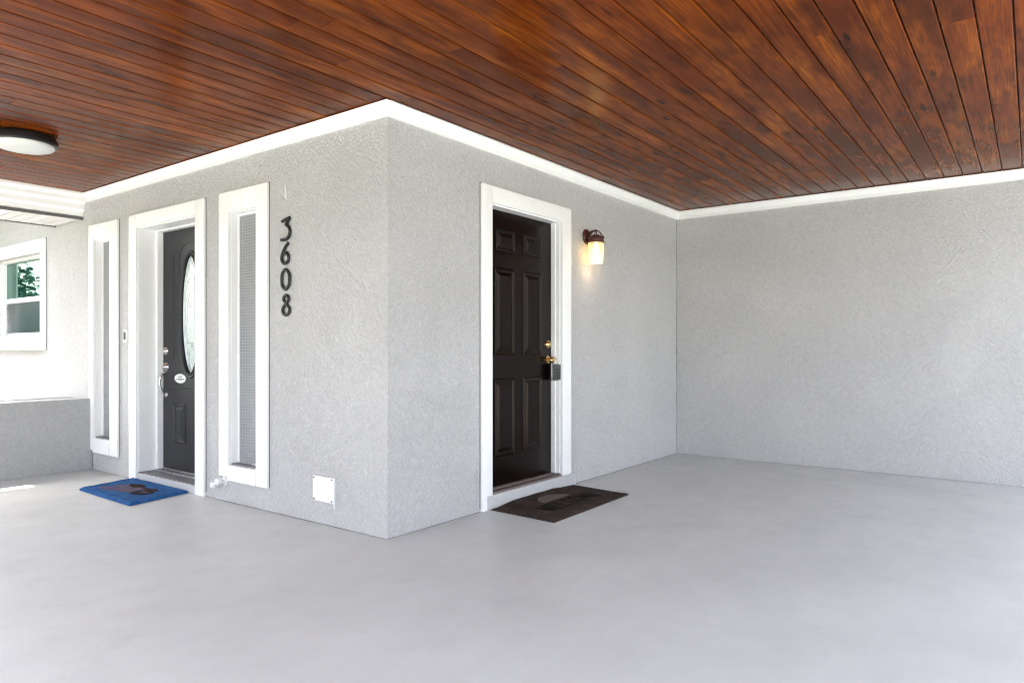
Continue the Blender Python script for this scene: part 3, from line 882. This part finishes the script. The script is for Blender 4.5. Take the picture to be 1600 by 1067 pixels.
ov2 = [bm.verts.new(v) for v in oval(RY - 0.001, RZ - 0.001, XD + 0.020)]; cv2 = bm.verts.new((XD + 0.020, CY, CZ))
for k in range(N):
    bm.faces.new((cv, ov[k], ov[(k + 1) % N])); bm.faces.new((cv2, ov2[k], ov2[(k + 1) % N])); bm.faces.new((ov[k], ov2[k], ov2[(k + 1) % N], ov[(k + 1) % N]))
mk('oval_glass', bm, M['leaded'], d2)
# lead cames: border oval, verticals, and the pointed tracery at foot and head
def came(pts, r=0.0032, closed=False):
    bm = bmesh.new(); add_tube(bm, pts, r, 6, closed); mk('lead_came', bm, M['came'], d2, smooth=True)
xg = XD + 0.011
came(oval(RY - 0.035, RZ - 0.05, xg), closed=True)
came(oval(RY - 0.018, RZ - 0.024, xg), 0.0024, closed=True)
for dy in (-0.075, -0.035, 0.0, 0.035, 0.075):
    zz = (RZ - 0.05) * math.sqrt(max(0, 1 - (dy / (RY - 0.035)) ** 2))
    came([(xg, CY + dy, CZ - min(zz, 0.235)), (xg, CY + dy, CZ + min(zz, 0.30))], 0.0022)
came([(xg, CY - 0.105, CZ - 0.235), (xg, CY + 0.105, CZ - 0.235)], 0.0026)
for s in (-1, 1):
    came(smooth_pts([(xg, CY, CZ - 0.44), (xg, CY + s * 0.022, CZ - 0.37), (xg, CY + s * 0.07, CZ - 0.30), (xg, CY + s * 0.095, CZ - 0.235)], 5), 0.003)
    came(smooth_pts([(xg, CY + s * 0.062, CZ - 0.36), (xg, CY + s * 0.03, CZ - 0.30), (xg, CY, CZ - 0.25)], 5), 0.0028)
    came(smooth_pts([(xg, CY, CZ + 0.43), (xg, CY + s * 0.045, CZ + 0.37), (xg, CY + s * 0.03, CZ + 0.32), (xg, CY + s * 0.075, CZ + 0.25)], 5), 0.0028)
    came(smooth_pts([(xg, CY + s * 0.02, CZ + 0.20), (xg, CY + s * 0.06, CZ + 0.13), (xg, CY + s * 0.02, CZ + 0.06)], 5), 0.0024)
# embossed mouldings of the slab
def moulding(pts, r=0.006):
    bm = bmesh.new(); add_tube(bm, pts, r, 8, flat=0.6)
    mk('moulding', bm, M['grey_door'], d2, smooth=True)
xm = XD - 0.001
arch = [(xm, CY + 0.165 * math.cos(a), 1.895 + 0.10 * math.sin(a)) for a in [math.pi * k / 16 for k in range(17)]]
yl = 2.826 - CY
moulding([(xm, CY + yl, 1.02), (xm, CY + yl, 1.905), (xm, CY + 0.185, 1.905)] + arch + [(xm, CY - 0.185, 1.905), (xm, CY - yl, 1.905), (xm, CY - yl, 1.02)])
for s in (-1, 1):
    moulding(smooth_pts([(xm, CY + s * yl, 1.745), (xm, CY + s * (yl - 0.03), 1.735), (xm, CY + s * 0.215, 1.725), (xm, CY + s * 0.185, 1.75), (xm, CY + s * 0.180, 1.895)], 5), 0.005)
moulding([(xm, qy0 + 0.10, 0.79), (xm, qy1 - 0.10, 0.79)], 0.007)
moulding([(xm, qy0 + 0.10, 0.765), (xm, qy1 - 0.10, 0.765)], 0.005)
for s in (-1, 1):
    a, b = sorted((CY + s * 0.085, CY + s * yl))
    bm = bmesh.new()
    raised_panel(bm, a, b, 0.318, 0.648, lambda u, v, d: Vector((XD - 0.0008 - d, u, v)))
    mk('raised_panel', bm, M['grey_door'], d2)
HY = 2.945
lathe('deadbolt', [(0, 0.030), (0.014, 0.030), (0.018, 0.022), (0.028, 0.014), (0.034, 0.004), (0.034, -0.001)], M['nickel'], d2, (XD, HY, 1.092), '-x', 24)
lathe('handle_rose', [(0, 0.038), (0.016, 0.037), (0.022, 0.026), (0.030, 0.014), (0.038, 0.004), (0.038, -0.001)], M['nickel'], d2, (XD, HY, 0.955), '-x', 24)
bm = bmesh.new()
add_tube(bm, smooth_pts([(XD, HY, 0.905), (XD - 0.035, HY, 0.895), (XD - 0.058, HY, 0.845), (XD - 0.055, HY, 0.79), (XD - 0.030, HY, 0.735), (XD - 0.012, HY, 0.715), (XD, HY, 0.705)], 5), [0.011] * 10 + [0.009] * 21, 10)
add_lathe(bm, [(0, 0.014), (0.016, 0.012), (0.022, 0.004), (0.022, -0.001)], (XD, HY, 0.715), '-x', 16)
mk('pull_handle', bm, M['nickel'], d2, smooth=True)

# oval plaque fixed on the front door
pl = thing('door_plaque', 'small white oval plaque on the charcoal front door', 'plaque', (XD - 0.001, 2.711, 0.860))
bm = bmesh.new()
n_ = 32
f0 = [bm.verts.new((0, 0.092 * math.cos(2 * math.pi * k / n_), 0.040 * math.sin(2 * math.pi * k / n_))) for k in range(n_)]
f1 = [bm.verts.new((-0.005, 0.090 * math.cos(2 * math.pi * k / n_), 0.0385 * math.sin(2 * math.pi * k / n_))) for k in range(n_)]
for k in range(n_): bm.faces.new((f0[k], f0[(k + 1) % n_], f1[(k + 1) % n_], f1[k]))
bm.faces.new(f1); bm.faces.new(f0[::-1])
mk('board', bm, M['white_metal'], pl)
bm = bmesh.new()
rp = random.Random(4)
for zc_, half, cnt in ((0.014, 0.040, 4), (-0.006, 0.070, 9)):
    for i in range(cnt):
        y_ = -half + (i + 0.5) * 2 * half / cnt
        add_box(bm, -0.0065, -0.0052, y_ - 0.0045, y_ - 0.002, zc_ - 0.007, zc_ + 0.007)
        add_box(bm, -0.0065, -0.0052, y_ - 0.0018, y_ + 0.0045, zc_ + rp.choice((-0.007, -0.001, 0.0045)), zc_ + 0.0068)
mk('print', bm, M['grey_plastic'], pl)

# ------------------------------------------------------------------ low planter wall at the far end
pw = thing('planter_wall', 'low grey stucco planter wall at the far end of the floor', 'planter', (0, 4.2, 0))
bm = bmesh.new()
add_box(bm, -3.9, -0.003, -0.285, -0.10, 0.0, 0.655, 0.008)
add_box(bm, -3.9, -0.003, 0.14, 0.30, 0.0, 0.65, 0.008)
add_box(bm, -3.9, -3.75, -0.098, 0.138, 0.0, 0.65, 0.008)
mk('wall', bm, M['planter'], pw)
bm = bmesh.new(); add_box(bm, -3.745, -0.005, -0.098, 0.138, 0.0, 0.62); mk('fill', bm, M['planter'], pw)

# ------------------------------------------------------------------ lit wall lamp
lx, lz, ld = 2.268, 2.056, 0.092
lp = thing('wall_lamp', 'lit bronze jar lantern with ribbed glass on the wall beside the black door', 'wall lamp', (lx, -0.001, lz))
lathe('back_plate', [(0, 0.030), (0.030, 0.028), (0.052, 0.018), (0.063, 0.008), (0.065, 0.0)], M['bronze'], lp, (0, 0, 0), '-y', 32)
bm = bmesh.new(); add_tube(bm, smooth_pts([(0, -0.02, 0.022), (0, -0.05, 0.038), (0, -ld, 0.043)], 5), 0.0085, 8); mk('arm', bm, M['bronze'], lp, smooth=True)
lathe('cap', [(0, 0.008), (0.030, 0.006), (0.058, -0.010), (0.070, -0.014), (0.072, -0.022), (0.066, -0.026), (0.066, -0.046), (0.073, -0.050), (0.073, -0.060), (0.060, -0.062), (0.0, -0.055)], M['bronze'], lp, (0, -ld, 0.0), 'z', 32)
bm = bmesh.new(); add_lathe(bm, [(0, 0.052), (0.011, 0.050), (0.014, 0.043), (0.011, 0.036), (0, 0.034)], (0, -ld, 0.0), 'z', 16); mk('finial', bm, M['bronze'], lp, smooth=True)
for a in (20, 110, 200, 290):
    c, s = math.cos(math.radians(a)), math.sin(math.radians(a))
    bm = bmesh.new()
    add_tube(bm, smooth_pts([(0.006 * c, -ld + 0.006 * s, 0.044), (0.026 * c, -ld + 0.026 * s, 0.034), (0.050 * c, -ld + 0.050 * s, 0.006), (0.066 * c, -ld + 0.066 * s, -0.012)], 4), 0.0048, 6)
    mk('strut', bm, M['bronze'], lp, smooth=True)
lathe('glass_jar', [(0.0635, -0.058), (0.064, -0.075), (0.0625, -0.14), (0.0585, -0.205), (0.055, -0.232), (0.0535, -0.232), (0.057, -0.205), (0.061, -0.14), (0.0625, -0.075), (0.062, -0.058)], M['jar'], lp, (0, -ld, 0), 'z', 96, 24, 0.022)
bm = bmesh.new(); add_lathe(bm, [(0, -0.150), (0.018, -0.145), (0.027, -0.128), (0.027, -0.112), (0.017, -0.090), (0.013, -0.072), (0.013, -0.056), (0, -0.056)], (0, -ld, 0), 'z', 20)
mk('bulb', bm, M['bulb'], lp, smooth=True)
pt = bpy.data.lights.new('lamp_light', 'POINT'); pt.energy = 0.2; pt.color = (1.0, 0.80, 0.55); pt.shadow_soft_size = 0.03
po = bpy.data.objects.new('lamp_light', pt); COL.objects.link(po); po.parent = lp; po.location = (0, -ld, -0.178)

# ------------------------------------------------------------------ ceiling lamp (off)
cl = thing('ceiling_lamp', 'round flush ceiling lamp with dark rim and opal diffuser', 'ceiling lamp', (-1.029, 2.452, ZC))
lathe('rim', [(0, -0.002), (0.176, -0.002), (0.186, -0.010), (0.198, -0.030), (0.199, -0.058), (0.192, -0.066), (0.180, -0.066), (0.176, -0.05)], M['black_plastic'], cl, (0, 0, 0), 'z', 64)
lathe('diffuser', [(0.1785, -0.055), (0.1785, -0.074), (0.170, -0.084), (0.140, -0.094), (0.09, -0.101), (0.04, -0.104), (0, -0.1045)], M['opal'], cl, (0, 0, 0), 'z', 64)

# ------------------------------------------------------------------ house number: four black numerals
def numeral(label, strokes, zc_, yc_):
    bm = bmesh.new()
    for pts, r in strokes:
        add_tube(bm, [(0, -u, v * 0.85) for u, v in pts], r, 8)
    for v in bm.verts: v.co.x *= 0.8
    o = mk('house_numeral', bm, M['iron'], None, smooth=True)
    o.location = (-0.011, yc_, zc_)
    return tag(o, label, 'house number', 'numerals of the house number')
def sp(p, closed=False): return [(v.x, v.y) for v in [Vector((q[0], q[1], 0)) for q in p]] if False else [(v.x, v.y) for v in smooth_pts([(q[0], q[1], 0) for q in p], 6, closed)]
R_ = 0.0112
numeral('black numeral 3 at the top of the house number',
        [([(-0.042, 0.062), (0.046, 0.082)], R_), ([(0.044, 0.080), (0.002, 0.030)], R_),
         (sp([(0.002, 0.030), (0.034, 0.008), (0.046, -0.025), (0.036, -0.060), (0.004, -0.084), (-0.050, -0.084)]), R_)], 1.912, 0.966)
numeral('black numeral 6, second of the house number',
        [(sp([(0.034, 0.080), (-0.004, 0.040), (-0.034, -0.012), (-0.038, -0.045), (-0.020, -0.074), (0.004, -0.078), (0.030, -0.062), (0.036, -0.030), (0.022, -0.004), (0.000, 0.004), (-0.022, -0.008), (-0.036, -0.030)]), R_)], 1.748, 0.972)
numeral('black numeral 0, third of the house number',
        [(sp([(0, 0.077), (0.034, 0.050), (0.042, 0.0), (0.034, -0.050), (0, -0.077), (-0.034, -0.050), (-0.042, 0.0), (-0.034, 0.050)], True) + [(0, 0.077)], R_)], 1.574, 0.968)
numeral('black numeral 8 at the bottom of the house number',
        [(sp([(0, 0.076), (0.024, 0.060), (0.026, 0.040), (0.004, 0.014), (-0.030, -0.018), (-0.038, -0.044), (-0.022, -0.072), (0.0, -0.078), (0.022, -0.072), (0.038, -0.044), (0.030, -0.018), (-0.004, 0.014), (-0.026, 0.040), (-0.024, 0.060)], True) + [(0, 0.076)], R_)], 1.404, 0.962)

# small bent white hook above the numerals
hk = thing('wall_hook', 'small bent white hook on the wall above the numerals', 'hook', (0, 0.975, 2.155))
bm = bmesh.new(); add_box(bm, -0.006, -0.0005, -0.007, 0.004, -0.048, 0.046, 0.001); mk('strip', bm, M['white_metal'], hk)
bm = bmesh.new(); add_tube(bm, [(-0.004, 0.0, -0.030), (-0.016, 0.018, -0.004), (-0.022, 0.036, 0.010)], 0.0036, 6); mk('prong', bm, M['white_metal'], hk)

# doorbell
db = thing('doorbell', 'small white doorbell with black button beside the front door casing', 'doorbell', (-0.001, 3.232, 1.165))
bm = bmesh.new(); add_box(bm, -0.024, 0, -0.031, 0.031, 0, 0.110, 0.004); mk('housing', bm, M['white_metal'], db, smooth=True)
bm = bmesh.new(); add_box(bm, -0.0275, -0.0245, -0.016, 0.016, 0.022, 0.090, 0.001); mk('button', bm, M['black_plastic'], db, smooth=True)

# blank white cover plate low on the wall
cp = thing('cover_plate', 'square white cover plate screwed low on the stucco wall', 'cover plate', (-0.001, 0.575, 0.144))
bm = bmesh.new(); add_box(bm, -0.012, 0, -0.101, 0.101, 0, 0.160, 0.003); mk('plate', bm, M['white_metal'], cp, smooth=True)
bm = bmesh.new(); add_box(bm, -0.0145, -0.0122, -0.080, 0.080, 0.128, 0.132); mk('lip', bm, M['white_metal'], cp)
bm = bmesh.new(); add_box(bm, -0.011, 0, -0.109, -0.1025, -0.030, 0.157); mk('side_flange', bm, M['white_metal'], cp)
for (y_, z_) in ((0.088, 0.148), (-0.088, 0.148), (-0.088, 0.012), (0.088, 0.012)):
    lathe('screw', [(0, 0.004), (0.004, 0.0035), (0.006, 0.0)], M['iron'], cp, (-0.012, y_, z_), '-x', 10)

# white capped tap stub under the narrow window
tp = thing('tap_stub', 'white painted pipe stub with round cap under the narrow window', 'pipe', (-0.001, 1.715, 0.142))
lathe('flange', [(0, 0.010), (0.028, 0.009), (0.033, 0.004), (0.033, 0.0)], M['white_metal'], tp, (0, 0, 0), '-x', 20)
bm = bmesh.new(); add_tube(bm, [(0, 0, 0), (-0.05, 0, 0)], 0.014, 12)
add_tube(bm, smooth_pts([(-0.04, 0, 0), (-0.052, 0.02, -0.006), (-0.055, 0.060, -0.022)], 4), 0.013, 12)
mk('pipe', bm, M['white_metal'], tp, smooth=True)
lathe('cap', [(0, 0.032), (0.016, 0.031), (0.024, 0.024), (0.025, 0.004), (0.020, 0.0), (0, 0.0)], M['white_metal'], tp, (-0.042, 0, 0.004), '-x', 16)
bm = bmesh.new(); add_lathe(bm, [(0, 0.022), (0.017, 0.020), (0.021, 0.008), (0.021, -0.012), (0.014, -0.018), (0, -0.018)], (-0.055, 0.066, -0.026), 'z', 16); mk('cap', bm, M['white_metal'], tp, smooth=True)

# ------------------------------------------------------------------ door mats
def slab_mat(bm, corners, th, nx, ny, height):
    """a soft slab: bilinear between four corners; height(s,t) gives the top"""
    c00, c10, c11, c01 = [Vector((c[0], c[1], 0)) for c in corners]
    top, bot = [], []
    for i in range(nx + 1):
        rt, rb_ = [], []
        for j in range(ny + 1):
            s, t_ = i / nx, j / ny
            p = (c00 * (1 - s) + c10 * s) * (1 - t_) + (c01 * (1 - s) + c11 * s) * t_
            e = min(s * nx, (1 - s) * nx, t_ * ny, (1 - t_) * ny)
            z = height(s, t_)
            rt.append(bm.verts.new((p.x, p.y, z))); rb_.append(bm.verts.new((p.x, p.y, max(0.001, z - th))))
        top.append(rt); bot.append(rb_)
    for i in range(nx):
        for j in range(ny):
            bm.faces.new((top[i][j], top[i + 1][j], top[i + 1][j + 1], top[i][j + 1]))
            bm.faces.new((bot[i][j], bot[i][j + 1], bot[i + 1][j + 1], bot[i + 1][j]))
    for i in range(nx):
        bm.faces.new((top[i][0], bot[i][0], bot[i + 1][0], top[i + 1][0])); bm.faces.new((top[i][ny], top[i + 1][ny], bot[i + 1][ny], bot[i][ny]))
    for j in range(ny):
        bm.faces.new((top[0][j], top[0][j + 1], bot[0][j + 1], bot[0][j])); bm.faces.new((top[nx][j], bot[nx][j], bot[nx][j + 1], top[nx][j + 1]))

BC = Vector((-0.245, 2.575, 0))
bmat = thing('door_mat', 'blue pile door mat with brown print before the front door', 'door mat', BC)
bm = bmesh.new()
cs = [(-0.505 - BC.x, 2.085 - BC.y), (-0.024 - BC.x, 2.190 - BC.y), (-0.022 - BC.x, 3.075 - BC.y), (-0.485 - BC.x, 2.965 - BC.y)]
def hb(s, t_):
    e = min(s * 0.48, (1 - s) * 0.48, t_ * 0.89, (1 - t_) * 0.89)
    z = 0.011 + 0.011 * min(1, e / 0.015)
    if 0.05 < e < 0.062: z -= 0.003          # stitched line inside the rolled border
    if e < 0.05: z += 0.003
    return z + 0.0025 * mnoise.noise(Vector((s * 5, t_ * 8, 3)))
slab_mat(bm, cs, 0.018, 48, 80, hb)
mk('pile', bm, M['blue_mat'], bmat, smooth=True)

KC = Vector((1.43, -0.295, 0))
kmat = thing('door_mat', 'brown coir door mat with black lettering before the black door', 'door mat', KC)
cs = [(0.898 - KC.x, -0.575 - KC.y), (1.945 - KC.x, -0.562 - KC.y), (2.000 - KC.x, -0.036 - KC.y), (0.930 - KC.x, -0.036 - KC.y)]
def hk_(s, t_):
    e = min(s * 1.05, (1 - s) * 1.05, t_ * 0.53, (1 - t_) * 0.53)
    z = 0.006 + 0.008 * min(1, e / 0.02)
    lift = max(0.0, (t_ - 0.86) / 0.14) * max(0.0, min(1, (s - 0.02) / 0.22)) * max(0.0, min(1, (1.02 - s) / 0.3))
    z += 0.020 * lift ** 1.5
    z += 0.010 * max(0.0, (0.12 - t_) / 0.12) * max(0.0, (s - 0.45)) * (0.6 + 0.4 * math.sin(s * 26))
    return z + 0.0018 * mnoise.noise(Vector((s * 9, t_ * 5, 1)))
bm = bmesh.new(); slab_mat(bm, cs, 0.010, 70, 36, hk_)
mk('pile', bm, M['brown_mat'], kmat, smooth=True)
def mat_pt(s, t_, dz):
    c00, c10, c11, c01 = [Vector((c[0], c[1], 0)) for c in cs]
    p = (c00 * (1 - s) + c10 * s) * (1 - t_) + (c01 * (1 - s) + c11 * s) * t_
    return Vector((p.x, p.y, hk_(s, t_) + dz))
# pale half sun
bm = bmesh.new()
K = 28
arc = []
for k in range(K + 1):
    a = math.pi * k / K
    arc.append((0.50 + 0.165 * math.cos(a), 0.60 + 0.27 * math.sin(a)))
base_ = [bm.verts.new(mat_pt(0.50 + 0.165 * math.cos(math.pi * k / K), 0.60, 0.003)) for k in range(K + 1)]
mid_ = [bm.verts.new(mat_pt(u, 0.60 + (v - 0.60) * 0.5, 0.003)) for u, v in arc]
tip_ = [bm.verts.new(mat_pt(u, v, 0.0025)) for u, v in arc]
for k in range(K):
    for A, B in ((base_, mid_), (mid_, tip_)):
        vs4 = [A[k], A[k + 1], B[k + 1], B[k]]
        if (A[k].co - B[k].co).length < 1e-5: vs4 = [A[k], A[k + 1], B[k + 1]]
        if (A[k + 1].co - B[k + 1].co).length < 1e-5: vs4 = [A[k], A[k + 1], B[k]]
        try: bm.faces.new(vs4)
        except ValueError: pass
mk('sun_print', bm, M['mat_print'], kmat)
# lettering
GL = {'W': [[(0, 1), (0.22, 0), (0.5, 0.75), (0.78, 0), (1, 1)]], 'E': [[(1, 1), (0, 1), (0, 0), (1, 0)], [(0, 0.52), (0.8, 0.52)]],
      'L': [[(0, 1), (0, 0), (1, 0)]], 'C': [[(1, 0.85), (0.7, 1), (0.25, 1), (0, 0.75), (0, 0.25), (0.25, 0), (0.7, 0), (1, 0.15)]],
      'O': [[(0.3, 1), (0.7, 1), (1, 0.7), (1, 0.3), (0.7, 0), (0.3, 0), (0, 0.3), (0, 0.7), (0.3, 1)]], 'M': [[(0, 0), (0.05, 1), (0.5, 0.25), (0.95, 1), (1, 0)]]}
s0 = 0.19; cw = 0.082
for i, ch in enumerate('WELCOME'):
    bm = bmesh.new()
    for stroke in GL[ch]:
        for (a, b) in zip(stroke, stroke[1:]):
            A = Vector((s0 + i * (cw + 0.012) + a[0] * (cw - 0.022), 0.27 + a[1] * 0.27)); B = Vector((s0 + i * (cw + 0.012) + b[0] * (cw - 0.022), 0.27 + b[1] * 0.27))
            pa, pb = mat_pt(A.x, A.y, 0.003), mat_pt(B.x, B.y, 0.003)
            dirv = (pb - pa); dirv.z = 0; dirv.normalize(); nn = Vector((-dirv.y, dirv.x, 0)) * 0.0085
            e_ = dirv * 0.006
            q = [bm.verts.new(v) for v in (pa - nn - e_, pb - nn + e_, pb + nn + e_, pa + nn - e_)]
            bm.faces.new(q)
    mk('letter', bm, M['mat_black'], kmat)

# ------------------------------------------------------------------ the garden that the glass reflects, plus two added shade trees
def leaf_crown(bm, c, rad, n, size, rnd):
    c = Vector(c)
    clumps = [Vector((rnd.gauss(0, .45), rnd.gauss(0, .45), rnd.gauss(0, .45))) for _ in range(26)]
    for i in range(n):
        q = rnd.choice(clumps) + Vector((rnd.gauss(0, .2), rnd.gauss(0, .2), rnd.gauss(0, .2)))
        p = c + Vector((q.x * rad[0], q.y * rad[1], q.z * rad[2]))
        a = Vector((rnd.gauss(0, 1), rnd.gauss(0, 1), rnd.gauss(0, 1))).normalized()
        b = a.cross(Vector((rnd.gauss(0, 1), rnd.gauss(0, 1), rnd.gauss(0, 1)))).normalized()
        s = size * rnd.uniform(0.6, 1.4)
        bm.faces.new([bm.verts.new(p + a * s), bm.verts.new(p + b * s * 0.45), bm.verts.new(p - a * s), bm.verts.new(p - b * s * 0.45)])
rt = random.Random(3)
def tree(loc, h, rad, label):
    t = thing('tree', label, 'tree', loc)
    bm = bmesh.new()
    add_tube(bm, [(0, 0, 0), (0.05, 0.02, h * 0.35), (0.0, 0.08, h * 0.8)], [0.16, 0.12, 0.04], 10)
    for k in range(5):
        a = k * 1.26
        add_tube(bm, [(0.04, 0.03, h * (0.35 + 0.07 * k)), (math.cos(a) * rad[0] * 0.6, math.sin(a) * rad[1] * 0.6, h * (0.55 + 0.07 * k))], [0.05, 0.015], 6)
    mk('trunk', bm, M['bark'], t, smooth=True)
    bm = bmesh.new(); leaf_crown(bm, (0, 0, h * 0.60), rad, 13000, 0.15, rt)
    mk('crown', bm, M['leaf'], t)
tree((-5.2, 30.0, -0.12), 6.6, (2.6, 2.2, 3.0), 'bushy green garden tree mirrored in the sash window')
tree((-11.0, 33.0, -0.12), 3.4, (2.2, 2.0, 1.4), 'small round garden tree near the clipped hedge')
tree((-7.2, 7.0, -0.12), 7.0, (2.0, 2.0, 2.6), 'tall leafy tree added out of view to shade the outer wall, nearest the carport')  # added out of view to block sky light from the outer wall
tree((-8.4, 11.0, -0.12), 7.6, (2.2, 2.2, 2.8), 'tall leafy tree added out of view to shade the outer wall, farther from the carport')  # second added sky blocker, also out of view
hd = bpy.data.objects.new('hedge', None)
COL.objects.link(hd); tag(hd, 'long clipped green hedge at the end of the garden', 'hedge'); hd.location = (-20, 34, -0.12)
bm = bmesh.new()
for i in range(9000):
    p = Vector((rt.uniform(-22, 9), rt.uniform(-0.7, 0.7), rt.uniform(0, 2.0 + 0.15 * math.sin(i))))
    a = Vector((rt.gauss(0, 1), rt.gauss(0, 1), rt.gauss(0, 1))).normalized(); b = a.cross(Vector((rt.gauss(0, 1), rt.gauss(0, 1), rt.gauss(0, 1)))).normalized()
    s = rt.uniform(0.1, 0.24)
    bm.faces.new([bm.verts.new(p + a * s), bm.verts.new(p + b * s * 0.5), bm.verts.new(p - a * s), bm.verts.new(p - b * s * 0.5)])
mk('foliage', bm, M['hedge'], hd)
